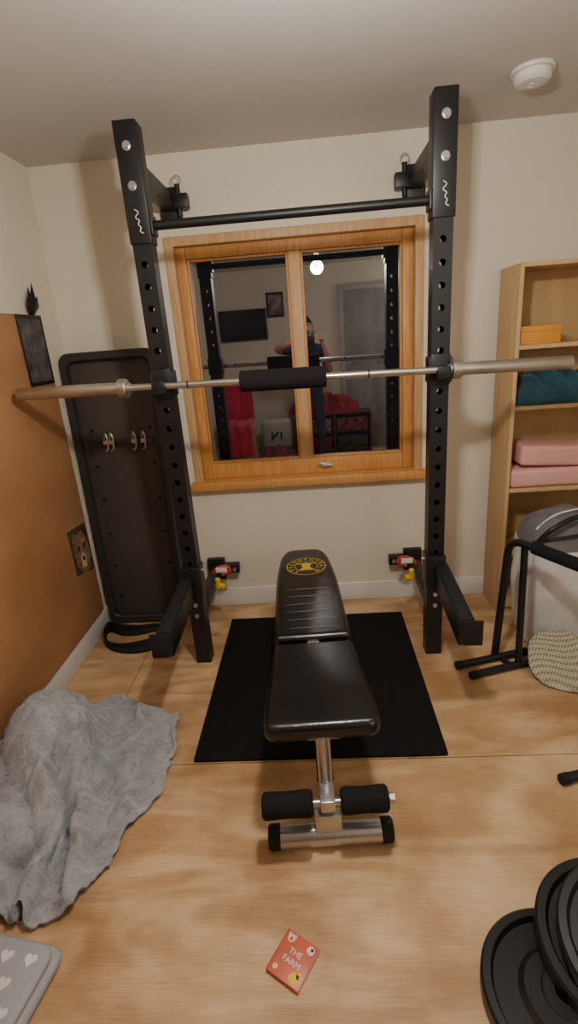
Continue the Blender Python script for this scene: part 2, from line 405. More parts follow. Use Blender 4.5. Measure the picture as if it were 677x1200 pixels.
    box('jcup_plate_%d'%k,(x,PY-.041,bz+.0),(.076,.010,.12),M_black,rk,.003)
    bx('jcup_side_a_%d'%k,x-.045,x-.037,PY-.046,PY+.03,bz-.05,bz+.05,M_black,rk,.002)
    bx('jcup_side_b_%d'%k,x+.037,x+.045,PY-.046,PY+.03,bz-.05,bz+.05,M_black,rk,.002)
    box('jcup_shelf_%d'%k,(x,PY-.075,bz-.024),(.05,.07,.016),M_black,rk,.003)
    box('jcup_lip_%d'%k,(x,PY-.108,bz-.008),(.05,.010,.048),M_black,rk,.003)
cyl('pull_up_bar',(PX[0]+.04,PY,1.935),(PX[1]-.04,PY,1.935),.017,M_black,rk)
for k,x in enumerate(PX):
    s=1 if k==0 else -1
    box('pull_up_flange_%d'%k,(x+s*.045,PY,1.935),(.012,.07,.07),M_black,rk,.003)

# ------------------------------------------------------------ barbell
bb=group('barbell',(-.1,2.075,1.343))
B0=Vector((-1.200,2.075,1.357)); B1=Vector((1.000,2.075,1.329)); bd=(B1-B0).normalized()
def bp(t): return B0+bd*t
cyl('shaft',bp(.43),bp(1.77),.0142,M_chrome,bb,n=24)
SP=[(0,.004),(.014,.004),(.016,0),(.023,0),(.025,.003),(.025,.415),(.030,.417),(.030,.422),(.037,.424),(.038,.428),(.038,.452),(.035,.456),(.022,.458),(.02,.47),(.0142,.472)]
lathe('sleeve_left',bp(0),bd,SP,M_sleeve,bb)
lathe('sleeve_right',bp(2.2),-bd,SP,M_sleeve,bb)
for i,t in enumerate((.70,1.42)):
    cyl('knurl_ring_%d'%i,bp(t),bp(t+.006),.0149,M_blackm,bb)
lathe('squat_pad',bp(.915),bd,[(.016,0),(.036,0),(.041,.005),(.0415,.012),(.0415,.33),(.041,.337),(.036,.342),(.016,.342)],M_foam,bb)

# ------------------------------------------------------------ floor mat
prism('rubber_floor_mat',round_outline([(-.53,1.493),(.424,1.493),(.424,2.516),(-.53,2.516)],.01),.0005,.009,M_mat,None,.002)

# ------------------------------------------------------------ bench
be=group('weight_bench',(-.026,1.165,0),(0,0,math.radians(3.1)),local=True)
def pad(name,outline,z0,z1,bev):
    return prism(name,outline,z0,z1,M_vinyl,be,bev,seg=6)
seat=round_outline([(-.172,0),(.172,0),(.168,.12),(.14,.43),(-.14,.43),(-.168,.12)],[.04,.04,.05,.02,.02,.05])
pad('seat_pad',seat,.392,.452,.022)
back=round_outline([(-.142,.445),(.142,.445),(.138,.95),(.118,1.17),(.085,1.255),(-.085,1.255),(-.118,1.17),(-.138,.95)],[.02,.02,.1,.08,.05,.05,.08,.1])
pad('backrest_pad',back,.405,.462,.020)
bx('seat_board',-.12,.12,.03,.40,.376,.394,M_black,be,.003)
bx('backrest_board',-.10,.10,.47,1.2,.39,.406,M_black,be,.003)
for i,y in enumerate((.50,.56,.62,.68,.745,.81)):
    tube('stitch_roll_%d'%i,[(-.128,y,.4575),(-.06,y+.003,.4618),(0,y,.4622),(.06,y+.003,.4618),(.128,y,.4575)],.0032,M_vinyl,be,n=8)
def ringmesh(name,r0,r1,c,z,m,sy=1.0,n=48):
    vs=[];fs=[]
    for k in range(n):
        a=2*math.pi*k/n
        vs+= [(c[0]+r0*math.cos(a),c[1]+r0*math.sin(a)*sy,z),(c[0]+r1*math.cos(a),c[1]+r1*math.sin(a)*sy,z)]
    for k in range(n):
        j=(k+1)%n; fs.append((2*k,2*k+1,2*j+1,2*j))
    me=bpy.data.meshes.new(name); me.from_pydata(vs,[],fs); me.update(); return add(name,me,m,be)
ec=(0.005,1.04); ez=.4627
ringmesh('emblem_outer_ring',.090,.094,ec,ez,M_gold)
ringmesh('emblem_inner_ring',.052,.055,ec,ez,M_gold)
for i in range(13):
    a=math.radians(-50+i*280/12)
    cx=ec[0]+.072*math.cos(a); cy=ec[1]+.072*math.sin(a)
    ch='STRENGTHTRAIN'[12-i]
    text('emblem_letter_%d'%i,ch,.030,(cx,cy,ez),(0,0,a-math.pi/2),M_gold,be,.0003)
prism('emblem_figure',round_outline([(-.030,1.0),(.040,1.0),(.02,1.03),(.032,1.06),(.005,1.082),(-.022,1.06),(-.01,1.03)],.008),ez-.001,ez+.0004,M_gold,be)
prism('emblem_weight_bar',[(-.042,1.066),(.052,1.066),(.052,1.072),(-.042,1.072)],ez-.001,ez+.0006,M_gold,be)
tube('front_post',[(0,.00,.05),(0,.035,.26),(0,.06,.378)],.022,M_silver,be)
bx('front_post_plate',-.05,.05,.04,.11,.362,.378,M_silver,be,.003)
tube('main_beam',[(0,.03,.22),(0,.3,.30),(0,1.0,.30),(0,1.08,.27)],.026,M_black,be,rad=.08)
tube('rear_post',[(0,1.06,.28),(0,1.12,.04)],.024,M_black,be)
tube('rear_foot',[(-.17,1.12,.036),(.17,1.12,.036)],.025,M_black,be)
tube('backrest_support',[(0,.46,.38),(0,.75,.375),(0,1.0,.385)],.018,M_black,be)
tube('backrest_strut',[(0,.8,.31),(0,.9,.385)],.014,M_black,be)
bx('seat_strut',-.02,.02,.2,.24,.28,.38,M_black,be,.003)
cyl('hinge_bolt',(-.02,.437,.43),(.02,.437,.43),.011,M_silver,be)
cyl('front_foot',(-.165,.0,.036),(.175,.0,.036),.034,M_silver,be,bev=.002)
for i,(a,b_) in enumerate(((-.188,-.148),(.158,.198))):
    cyl('foot_cap_%d'%i,(a,.0,.037),(b_,.0,.037),.037,M_blackm,be,bev=.006)
bx('foot_gusset',-.04,.04,-.02,.01,.02,.13,M_silver,be,.003)
ry,rz=-.035,.205
cyl('roller_axle',(-.185,ry,rz),(.19,ry,rz),.011,M_silver,be)
cyl('axle_nut',(.183,ry,rz),(.196,ry,rz),.016,M_silver,be,n=6)
bx('axle_sleeve',-.022,.022,ry-.02,.03,rz-.02,rz+.02,M_silver,be,.004)
for i,(a,b_) in enumerate(((-.192,-.042),(.038,.178))):
    Lr=b_-a
    lathe('foam_roller_%d'%i,(a,ry,rz),(1,0,0),[(.011,0),(.030,0),(.037,.006),(.038,.02),(.0355,Lr*.5),(.038,Lr-.02),(.037,Lr-.006),(.030,Lr),(.011,Lr)],M_foam,be)

# ------------------------------------------------------------ storage tray leaning in corner
tr=group('tool_storage_tray',(-1.02,2.56,0))
ang=math.atan2(.07,1.49)
TM=Matrix.Translation((0,2.545,0.012))@Matrix.Rotation(math.pi/2-ang,4,'X')
outer=round_outline([(-1.235,0),(-.80,0),(-.765,1.49),(-1.258,1.49)],[.05,.05,.06,.06])
prism('back_shell',outer,-.035,-.015,M_tray,tr,.004,TM)
def scl(o,sx,sy):
    cx=sum(p[0] for p in o)/len(o); cy=.745
    return [(cx+(x-cx)*sx,cy+(y-cy)*sy) for x,y in o]
inner=scl(outer,.86,.945)
bm=bmesh.new(); n=len(outer); R=[]
for (ol,z) in ((outer,-.015),(outer,.02),(scl(outer,.985,.993),.026),(scl(inner,1.02,1.008),.026),(inner,.02),(inner,-.015)):
    R.append([bm.verts.new(TM@Vector((x,y,z))) for x,y in ol])
for a,b_ in zip(R[:-1],R[1:]):
    for i in range(n): bm.faces.new((a[i],a[(i+1)%n],b_[(i+1)%n],b_[i]))
bmesh.ops.recalc_face_normals(bm,faces=bm.faces[:])
me=bpy.data.meshes.new('rim'); bm.to_mesh(me); bm.free(); add('rim',me,M_tray2,tr); auto_smooth(me,40)
def tp(x,y,z): return TM@Vector((x,y,z))
for i in range(7):
    y=.15+i*.19
    for j,x in enumerate((-1.165,-.855)):
        cyl('peg_hole_%d_%d'%(i,j),tp(x,y,-.015),tp(x,y,-.011),.009,M_dark,tr,n=16)
box('clip_rail',tp(-1.01,1.03,-.008),(.34,.014,.03),M_tray2,tr,.003,rot=(-ang,0,0))
for i,x in enumerate((-1.10,-1.07,-.95,-.90)):
    tube('clip_%d'%i,[tp(x,1.05,.002),tp(x+.01,1.09,.01),tp(x+.022,1.06,.014),tp(x+.018,1.0,.012),tp(x,.99,.008)],.005,M_silver,tr,rad=.02,n=8)
    box('clip_base_%d'%i,tp(x+.006,1.035,.006),(.022,.014,.022),M_silver,tr,.003,rot=(-ang,0,0))

# lifting belt on floor
def belt_pts():
    c=[(-1.215,2.44),(-1.21,2.36),(-1.15,2.27),(-1.04,2.225),(-.93,2.24),(-.865,2.30),(-.87,2.38),(-.93,2.43),(-1.03,2.40),(-1.12,2.40)]
    out=[];n=len(c)
    for i in range(n):
        p0,p1,p2,p3=[Vector((*c[(i+k-1)%n],0)) for k in range(4)]
        for j in range(6):
            t=j/6; out.append(.5*((2*p1)+(-p0+p2)*t+(2*p0-5*p1+4*p2-p3)*t*t+(-p0+3*p1-3*p2+p3)*t**3))
    return out
bpts=belt_pts()
def beltf(u,v):
    i=int(round(u*len(bpts)))%len(bpts); p=bpts[i]; hh=.045+.025*math.sin(u*math.pi*2-1)**2
    lean=.012*math.sin(v*3)
    return (p.x+lean*.3,p.y+lean,.003+v*hh)
gridmesh('lifting_belt',beltf,len(bpts),6,M_blackm,None,.007)

# ------------------------------------------------------------ plush blanket (cloth draped, then frozen)
OUT=[(-1.225,1.03),(-1.08,.99),(-.95,.97),(-.86,.98),(-.77,1.03),(-.705,1.15),(-.68,1.32),(-.685,1.46),(-.705,1.62),(-.745,1.72),(-.85,1.74),(-.95,1.78),(-1.05,1.80),(-1.15,1.80),(-1.225,1.80),(-1.225,1.5),(-1.225,1.25)]
def inside(x,y):
    c=False;n=len(OUT)
    for i in range(n):
        x1,y1=OUT[i];x2,y2=OUT[i-1]
        if (y1>y)!=(y2>y) and x<(x2-x1)*(y-y1)/(y2-y1)+x1: c=not c
    return c
t0=time.time()
def make_blanket():
    bm=bmesh.new(); NX=62; NY=100; x0,x1,y0,y1=-1.23,-.66,.89,1.81
    grid={}
    for j in range(NY+1):
        for i in range(NX+1):
            x=x0+(x1-x0)*i/NX; y=y0+(y1-y0)*j/NY
            if inside(x,y):
                z=.14+.24*math.exp(-((x+1.08)**2/.06+(y-1.50)**2/.09))+.05*noise.noise(Vector((x*5,y*5,1)))+.02*noise.noise(Vector((x*12,y*12,4)))
                z+=.032*math.sin((x*.95+y*.35)*46+4*noise.noise(Vector((x*3,y*3,7))))
                grid[(i,j)]=bm.verts.new((x,y,z+.05))
    for (i,j),v in list(grid.items()):
        q=[(i,j),(i+1,j),(i+1,j+1),(i,j+1)]
        if all(k in grid for k in q): bm.faces.new([grid[k] for k in q])
    loose=[v for v in bm.verts if not v.link_faces]; bmesh.ops.delete(bm,geom=loose,context='VERTS')
    me=bpy.data.meshes.new('plush_blanket'); bm.to_mesh(me); bm.free()
    o=add('plush_blanket',me,M_blanket,None,True)
    helpers=[]
    def coll(ob,th=.006):
        ob.modifiers.new('c','COLLISION'); ob.collision.thickness_outer=th; ob.collision.cloth_friction=40; helpers.append(ob)
    coll(bx('tmp_f',-2,1,-.2,2.6,-.05,.0,M_dark))
    coll(bx('tmp_w',-1.5,-1.240,-.2,2.6,-.1,1,M_dark))
    for k,(c,r) in enumerate((((-1.08,1.52,0),(.15,.20,.28)),((-1.06,1.16,0),(.12,.10,.13)))):
        bm=bmesh.new(); bmesh.ops.create_uvsphere(bm,u_segments=28,v_segments=16,radius=1)
        for v in bm.verts: v.co=Vector((c[0]+v.co.x*r[0],c[1]+v.co.y*r[1],v.co.z*r[2]))
        me2=bpy.data.meshes.new('tmp_m'); bm.to_mesh(me2); bm.free(); coll(add('tmp_m',me2,M_dark))
    md=o.modifiers.new('cloth','CLOTH'); s=md.settings
    s.quality=5; s.mass=.3; s.tension_stiffness=15; s.compression_stiffness=15; s.shear_stiffness=5; s.bending_stiffness=1.6
    s.shrink_min=-.34
    try: s.shrink_max=-.34
    except Exception: pass
    s.air_damping=2.5
    md.collision_settings.collision_quality=2; md.collision_settings.distance_min=.006
    md.collision_settings.use_self_collision=True; md.collision_settings.self_distance_min=.007
    md.point_cache.frame_start=1; md.point_cache.frame_end=60
    sc.frame_start=1; sc.frame_end=60
    for f in range(1,38):
        sc.frame_set(f)
    apply_mods(o)
    for h in helpers: bpy.data.objects.remove(h)
    sc.frame_set(1)
    bb_=[v.co for v in o.data.vertices]
    print('cloth time',time.time()-t0,'x',min(v.x for v in bb_),max(v.x for v in bb_),'y',min(v.y for v in bb_),max(v.y for v in bb_),'z',min(v.z for v in bb_),max(v.z for v in bb_))
    for v in o.data.vertices:
        v.co.x=max(v.co.x,-1.236); v.co.z=max(v.co.z,.005)
    sm=o.modifiers.new('sm','SMOOTH'); sm.factor=.5; sm.iterations=3
    so=o.modifiers.new('so','SOLIDIFY'); so.thickness=.008; so.offset=0
    su=o.modifiers.new('su','SUBSURF'); su.levels=1; su.render_levels=1
    apply_mods(o)
    for p in o.data.polygons: p.use_smooth=True
    return o
blk=make_blanket()
blk.data.materials.append(M_fur)
pm=blk.modifiers.new('pile','PARTICLE_SYSTEM'); ps=pm.particle_system; pset=ps.settings
pset.type='HAIR'; pset.count=12000; pset.hair_length=.0040; pset.hair_step=2
pset.emit_from='FACE'; pset.use_advanced_hair=True
pset.brownian_factor=.001; pset.factor_random=.0015
pset.child_type='INTERPOLATED'; pset.rendered_child_count=10
pset.roughness_2=.002; pset.roughness_endpoint=.002
pset.material=2; pset.root_radius=.07; pset.tip_radius=.02; pset.radius_scale=.01

# heart quilt
q=group('heart_patterned_quilt',(-1.0,.66,0))
M_q=mat('pale_grey_cotton',(166,167,171),.9,col2=(154,155,160),nscale=6,bump=.2,bscale=140)
QM=Matrix.Translation((-1.0,.645,0))@Matrix.Rotation(math.radians(-8),4,'Z')
prism('quilt_body',round_outline([(-.2,-.26),(.22,-.26),(.24,.25),(-.2,.27)],.04),.004,.04,M_q,q,.016,QM,seg=5)
prism('quilt_fold',round_outline([(-.19,-.25),(.212,-.25),(.23,.235),(-.19,.25)],.04),.04,.066,M_q,q,.012,QM,seg=5)
def heart(r): 
    out=[]
    for k in range(24):
        t=2*math.pi*k/24; out.append((r*16*math.sin(t)**3/17,r*(13*math.cos(t)-5*math.cos(2*t)-2*math.cos(3*t)-math.cos(4*t))/17))
    return out
hi=0
for r_ in range(8):
    for c_ in range(6):
        sx=.185-c_*.068-(.034 if r_%2 else 0); sy=.195-r_*.055
        if sx<-.16: continue
        prism('heart_print_%d'%hi,[(x+sx,y+sy) for x,y in heart(.018)],.065,.0672,M_labelw,q,0,QM); hi+=1

# ------------------------------------------------------------ board book
bk=group('board_book',(-.130,.842,0),(0,0,math.radians(-31.5)),local=True)
M_cover=mat('coral_cover',(212,104,80),.4,nscale=8)
bx('pages',-.043,.046,-.050,.050,.002,.013,M_labelw,bk,.001)
bx('back_cover',-.047,.047,-.053,.053,0,.002,M_cover,bk)
bx('front_cover',-.047,.047,-.053,.053,.013,.0155,M_cover,bk,.001)
bx('spine',-.048,-.044,-.053,.053,0,.0155,M_cover,bk,.001)
text('title_the','THE',.020,(0,.012,.016),(0,0,0),M_labelw,bk,.0003)
text('title_farm','FARM',.020,(0,-.010,.016),(0,0,0),M_labelw,bk,.0003)
def disc(name,x,y,r,m,z=.0158):
    lathe(name,(x,y,z-.001),(0,0,1),[(0,0),(r,0),(r,.0014),(0,.0014)],m,bk,n=20)
M_pig=mat('pig_pink',(240,200,192),.5)
disc('pig_face',-.028,.037,.010,M_pig); disc('pig_snout',-.028,.035,.004,M_red,.0162)
disc('pig_ear_a',-.036,.044,.004,M_pig,.0159); disc('pig_ear_b',-.020,.044,.004,M_pig,.0159)
disc('cow_face',.030,.036,.010,M_labelw); disc('cow_patch',.033,.039,.004,M_black,.0162); disc('cow_nose',.029,.030,.004,M_pig,.0163)
disc('chick_body',.024,-.036,.013,M_yellow); disc('chick_head',.034,-.026,.007,M_yellow); disc('chick_eye',.035,-.025,.0015,M_black,.0163)
disc('flower',-.030,-.037,.006,M_labelw); disc('flower_centre',-.030,-.037,.0025,M_yellow,.0162)

# ------------------------------------------------------------ weight plates
def plate(name,loc,rot,R,T,rub=True):
    g_=group(name,loc,rot,local=True)
    prof=[(.026,-T/2),(.05,-T/2),(.055,-T*.42),(R*.48,-T*.42),(R*.55,-T*.2),(R*.84,-T*.2),(R*.88,-T/2),(R*.97,-T/2),(R,-T*.38),(R,T*.38),(R*.97,T/2),(R*.88,T/2),(R*.84,T*.2),(R*.55,T*.2),(R*.48,T*.42),(.055,T*.42),(.05,T/2),(.026,T/2),(.026,-T/2)]
    lathe('disc_body',(0,0,0),(0,0,1),prof,M_plate,g_,n=64,ang=25)
    lathe('hub_ring',(0,0,0),(0,0,1),[(.025,-T/2-.001),(.034,-T/2-.001),(.034,T/2+.001),(.025,T/2+.001),(.025,-T/2-.001)],M_blackm,g_,n=32)
    return g_
M_plate=mat('plate_rubber',(24,24,26),.38,bump=.1,bscale=200,nscale=20)
plate('weight_plate',(.500,.755,.024),(0,0,0),.185,.046)
plate('weight_plate',(.87,.80,.024),(0,0,.3),.185,.046)
plate('weight_plate',(.668,.825,.078),(math.radians(3),math.radians(-4),.5),.20,.045)
plate('weight_plate',(.690,.79,.140),(math.radians(4),math.radians(-9),.2),.19,.045)

# ------------------------------------------------------------ bookcase
bc=group('bookcase',(1.32,2.57,0))
SX0,SX1,SY0,SY1,SH=.925,1.70,2.452,2.70,1.728
bx('side_left',SX0,SX0+.018,SY0,SY1-.012,0,SH,M_birch,bc,.001)
bx('side_right',SX1-.018,SX1,SY0,SY1-.012,0,SH,M_birch,bc,.001)
bx('top_board',SX0+.018,SX1-.018,SY0,SY1-.012,SH-.018,SH,M_birch,bc,.001)
bx('back_board',SX0,SX1,SY1-.012,SY1-.006,0.02,SH,mat('birch_backing',(190,158,110),.6,nscale=4,stretch=(3,3,.4)),bc)
for i,z in enumerate((1.385,1.11,.704,.36,.06)):
    bx('shelf_%d'%i,SX0+.018,SX1-.018,SY0+.004,SY1-.012,z-.018,z,M_birch,bc,.001)
bx('plinth',SX0+.018,SX1-.018,SY0+.02,SY0+.035,0,.042,M_birch,bc)
ob=group('orange_card_box',(1.04,2.56,1.386))
bx('box_body',.955,1.135,2.48,2.62,1.386,1.455,M_orange,ob,.002)
bx('box_lid',.952,1.138,2.477,2.623,1.44,1.466,M_orange,ob,.003)
def lump(name,x0,x1,y0,y1,z0,H,m,seed,amp=.25,fr=14,parent=None):
    def f(u,v):
        a=u*2*math.pi; r=v
        ca,sa=math.cos(a),math.sin(a)
        k=(abs(ca)**4+abs(sa)**4)**-.25
        nx=ca*k*r;ny=sa*k*r
        x=(x0+x1)/2+nx*(x1-x0)/2;y=(y0+y1)/2+ny*(y1-y0)/2
        h=(1-min(1,r)**4)**.6
        rd=1-abs(math.sin(x*fr*2.1+4*noise.noise(Vector((x*6,y*6,seed)))+y*fr))
        z=z0+H*h*(1-amp+amp*rd+.15*noise.noise(Vector((x*10,y*10,seed+3))))
        return (x,y,max(z0+.0005,z))
    return gridmesh(name,f,120,30,m,parent)
lump('teal_folded_cloth',.950,1.36,2.465,2.66,1.111,.16,M_teal,3,.35,16)
pk=group('pink_foam_blocks',(1.15,2.56,.705))
def roll(name,cx,cy,cz,sx,sy,sz,rot,b=.03):
    box(name,(cx,cy,cz),(sx,sy,sz),M_pink,pk,b,rot=rot,seg=5)
roll('block_lower',1.15,2.555,.752,.40,.19,.09,(0,0,.02),.02)
roll('block_upper',1.20,2.56,.855,.40,.18,.10,(0,.05,-.03),.02)

# soft laundry bag with grey bag on top
def lbag(u,v):
    a=u*2*math.pi; ca,sa=math.cos(a),math.sin(a)
    k=(abs(ca)**5+abs(sa)**5)**-.2
    z=.003+.50*min(1,v/.8)
    if v<=.8:
        t=v/.8; s=.90+.10*math.sin(t*math.pi*.85)+.012*math.sin(t*14)
        s+= .035*noise.noise(Vector((ca*3,sa*3,t*3)))+.022*math.sin(a*19+2*math.sin(t*5))*(.3+.7*t)
    else:
        t=(v-.8)/.2; s=(.93+.022*math.sin(a*19+2*math.sin(5)))*(1-t); z=.503-.02*t
    return (1.235+.29*ca*k*s, 2.265+.165*sa*k*s, z)
gridmesh('white_laundry_bag',lbag,160,50,M_bagw)
bg=group('grey_gym_bag',(1.15,2.26,.5))
lump('bag_body',.95,1.42,2.12,2.42,.505,.155,M_greyb,8,.10,4,bg)
tube('bag_strap',[(.97,2.14,.56),(1.0,2.11,.62),(1.10,2.13,.665),(1.25,2.17,.67),(1.38,2.16,.60)],.011,M_black,bg,rad=.05)
tube('bag_zip',[(.98,2.2,.59),(1.06,2.22,.65),(1.2,2.25,.665),(1.37,2.25,.62)],.005,M_labelw,bg,rad=.05,n=8)
tube('bag_piping',[(.955,2.17,.54),(1.03,2.125,.57),(1.2,2.12,.59),(1.40,2.14,.55)],.007,M_black,bg,rad=.06,n=8)

# ------------------------------------------------------------ dip station
dp=group('dip_station',(.95,1.78,0))
A=Vector((.785,2.075,.02));At=Vector((.815,2.075,.605));Bt=Vector((1.135,1.475,.605));Bb=Vector((1.12,1.43,.02))
tube('u_frame',[A,At,Bt,Bb],.017,M_black,dp,rad=.07)
dirh=(Bt-At).normalized()
tube('brace_leg',[(.862,1.995,.02),At+dirh*.08+Vector((0,0,-.01))],.015,M_black,dp)
tube('brace_leg_near',[(1.085,1.51,.02),Bt-dirh*.08+Vector((0,0,-.01))],.015,M_black,dp)
p0=At+dirh*.12; p1=Bt-dirh*.12
cyl('foam_grip',p0,p1,.026,M_foam,dp,bev=.006)
def foot(nm,a,b_):
    cyl(nm,a,b_,.0165,M_black,dp)
    d=(Vector(b_)-Vector(a)).normalized()
    cyl(nm+'_cap_a',Vector(a)-d*.004,Vector(a)+d*.03,.0185,M_blackm,dp,bev=.003)
    cyl(nm+'_cap_b',Vector(b_)-d*.03,Vector(b_)+d*.004,.0185,M_blackm,dp,bev=.003)
foot('foot_far_a',(.588,2.00,.019),(.935,2.09,.019))
foot('foot_far_b',(.631,1.925,.019),(.925,2.01,.019))
foot('foot_near_a',(.765,1.36,.019),(1.25,1.48,.019))
foot('foot_near_b',(.84,1.295,.019),(1.27,1.40,.019))
cyl('foot_link_far',(.80,2.055,.019),(.83,1.985,.019),.012,M_black,dp)
cyl('foot_link_near',(1.10,1.445,.019),(1.12,1.37,.019),.012,M_black,dp)

# woven mat
def weave_mat():
    m=bpy.data.materials.new('woven_straw'); m.use_nodes=True; nt=m.node_tree;b=nt.nodes['Principled BSDF']
    tc=nt.nodes.new('ShaderNodeTexCoord'); mp=nt.nodes.new('ShaderNodeMapping'); mp.inputs['Rotation'].default_value=(0,0,.6); nt.links.new(tc.outputs['Object'],mp.inputs['Vector'])
    v=nt.nodes.new('ShaderNodeTexVoronoi'); v.inputs['Scale'].default_value=85; v.inputs['Randomness'].default_value=.1; nt.links.new(mp.outputs['Vector'],v.inputs['Vector'])
    r=nt.nodes.new('ShaderNodeValToRGB'); r.color_ramp.elements[0].color=lin((196,190,164)); r.color_ramp.elements[1].color=lin((122,114,94)); r.color_ramp.elements[0].position=.35; r.color_ramp.elements[1].position=.65
    nt.links.new(v.outputs['Distance'],r.inputs['Fac']); nt.links.new(r.outputs['Color'],b.inputs['Base Color']); b.inputs['Roughness'].default_value=.85
    bp_=nt.nodes.new('ShaderNodeBump'); bp_.inputs['Strength'].default_value=.6; bp_.inputs['Distance'].default_value=.004; bp_.invert=True
    nt.links.new(v.outputs['Distance'],bp_.inputs['Height']); nt.links.new(bp_.outputs['Normal'],b.inputs['Normal']); return m
def wm(u,v):
    a=u*2*math.pi; r=v
    ca,sa=math.cos(a),math.sin(a); k=(abs(ca)**3+abs(sa)**3)**(-1/3)
    lx=.23*r*ca*k; ly=.145*r*sa*k
    x=1.125+lx*.94+ly*.3; y=1.925-lx*.30+ly*.94
    t=(y-1.78)/.29
    z=.006+.10*min(1.2,max(0,t))**1.6+.008*math.sin(x*25)
    return (x,y,max(z,.005))
wv=group('woven_straw_mat',(1.13,1.92,0)); M_weave=weave_mat()
gridmesh('weave',wm,72,20,M_weave,wv,.006)
tube('bound_edge',[wm(k/48,1.0) for k in range(48)],.006,M_weave,wv,n=8,closed=True)

# ------------------------------------------------------------ smoke detector
lathe('smoke_detector',(.84,2.24,ZC),(0,0,-1),[(0,0),(.072,0),(.074,.006),(.072,.012),(.060,.013),(.060,.018),(.064,.020),(.063,.034),(.052,.044),(.022,.047),(.020,.044),(.012,.044),(.010,.048),(0,.048)],M_white,None,n=48)

# ------------------------------------------------------------ pendant lamp (just above the frame)
lp=group('pendant_lamp',(.09,.98,ZC))
LZ=2.055
cyl('ceiling_rose',(.09,.98,ZC),(.09,.98,ZC-.03),.045,M_white,lp,bev=.006)
cyl('cord',(.09,.98,ZC-.03),(.09,.98,LZ+.09),.004,M_white,lp)
cyl('lamp_holder',(.09,.98,LZ+.04),(.09,.98,LZ+.095),.02,M_white,lp,bev=.004)
M_bulb=mat('lit_bulb',(255,248,238),.4,emit=((255,242,225),20))
lathe('bulb',(.09,.98,LZ+.045),(0,0,-1),[(.014,0),(.016,.015),(.026,.04),(.030,.06),(.027,.08),(.015,.095),(0,.098)],M_bulb,lp,n=24)
ld=bpy.data.lights.new('bulb_light','POINT'); ld.energy=66; ld.color=(1,.94,.85); ld.shadow_soft_size=.05
lo=bpy.data.objects.new('bulb_light',ld); lo.location=(.09,.98,LZ-.04); COL.objects.link(lo); lo.parent=lp; lo.matrix_parent_inverse=Matrix.Translation(-Vector(lp.location))

fl2=group('added_fill_lamp',(1.55,-.9,0))  # unseen lamp added behind the camera as weak fill for the room
cyl('fill_lamp_base',(1.55,-.9,0),(1.55,-.9,.025),.14,M_black,fl2,bev=.006)
cyl('fill_lamp_pole',(1.55,-.9,.02),(1.55,-.9,1.45),.012,M_black,fl2)
M_fill_shade=mat('fill_shade_glow',(240,235,225),.8,emit=((255,238,215),2.0))
lathe('fill_lamp_shade',(1.55,-.9,1.38),(0,0,1),[(.17,0),(.12,.26),(.117,.26),(.167,0),(.17,0)],M_fill_shade,fl2)
l2=bpy.data.lights.new('fill_light','POINT'); l2.energy=14; l2.color=(1,.95,.88); l2.shadow_soft_size=.2
lo2=bpy.data.objects.new('fill_light',l2); lo2.location=(1.55,-.9,1.72); COL.objects.link(lo2); lo2.parent=fl2; lo2.matrix_parent_inverse=Matrix.Translation(-Vector(fl2.location))

# ------------------------------------------------------------ things behind the camera (seen in the glass)
tv=group('wall_television',(-.85,YF+.03,1.68))
box('tv_body',(-.85,YF+.035,1.68),(.62,.04,.38),M_black,tv,.006)
box('tv_screen',(-.85,YF+.0565,1.685),(.59,.004,.345),mat('tv_glass',(8,8,10),.12),tv)
box('tv_bracket',(-.85,YF+.008,1.68),(.2,.016,.2),M_black,tv)
pf=group('framed_picture',(-.42,YF+.01,1.98))
box('picture_frame',(-.42,YF+.012,1.90),(.22,.02,.30),M_black,pf,.004)
box('picture_print',(-.42,YF+.0235,1.90),(.17,.003,.24),mat('print_art',(170,140,130),.6,col2=(70,60,65),nscale=12),pf)
dr=group('door_1',(.85,YF+.02,0))
M_door=mat('grey_door',(150,148,146),.5)
bx('door_leaf',.45,1.21,YF+.002,YF+.04,.005,2.0,M_door,dr,.003)
for i,(z0,z1) in enumerate(((.15,.95),(1.08,1.85))):
    for j,(x0,x1) in enumerate(((.53,.79),(.87,1.13))):
        bx('door_panel_%d_%d'%(i,j),x0,x1,YF+.04,YF+.044,z0,z1,M_door,dr,.003)
M_arch=mat('architrave_paint',(176,172,164),.5)
bx('architrave_l',.38,.45,YF+.001,YF+.05,0,2.07,M_arch,dr,.004); bx('architrave_r',1.21,1.28,YF+.001,YF+.05,0,2.07,M_arch,dr,.004); bx('architrave_t',.45,1.21,YF+.001,YF+.05,2.0,2.07,M_arch,dr,.004)
tube('door_handle',[(.52,YF+.04,1.02),(.52,YF+.085,1.02),(.64,YF+.085,1.02)],.009,M_silver,dr,rad=.02)
ch=group('wooden_chair',(-.98,-.9,0))
for i,(x,y,h) in enumerate(((-1.17,-.72,.45),(-.79,-.72,.45),(-1.17,-1.08,.95),(-.79,-1.08,.95))):
    bx('leg_%d'%i,x-.018,x+.018,y-.018,y+.018,0,h,M_birch,ch,.004)
bx('seat',-1.20,-.76,-1.1,-.70,.44,.47,M_birch,ch,.01)
bx('back_rail_0',-1.17,-.79,-1.09,-1.07,.86,.94,M_birch,ch,.006); bx('back_rail_1',-1.17,-.79,-1.09,-1.07,.66,.72,M_birch,ch,.006)
M_robe=mat('pink_fleece',(214,40,80),.95,col2=(184,28,62),nscale=8,bump=.5,bscale=120,sheen=.4)
def robe(u,v):
    x=-1.19+.42*u; s=v*1.15
    wob=.018*math.sin(u*22+noise.noise(Vector((u*3,v*3,1)))*4)
    if s<.48: return (x+.01*wob,-.685+wob*.8,.12+s*.78)
    if s<.75: t=(s-.48)/.27; return (x,-.69-t*.35,.494+.02+wob)
    t=(s-.75)/.40; return (x,-1.045+wob*.5-.01,.514+t*.46)
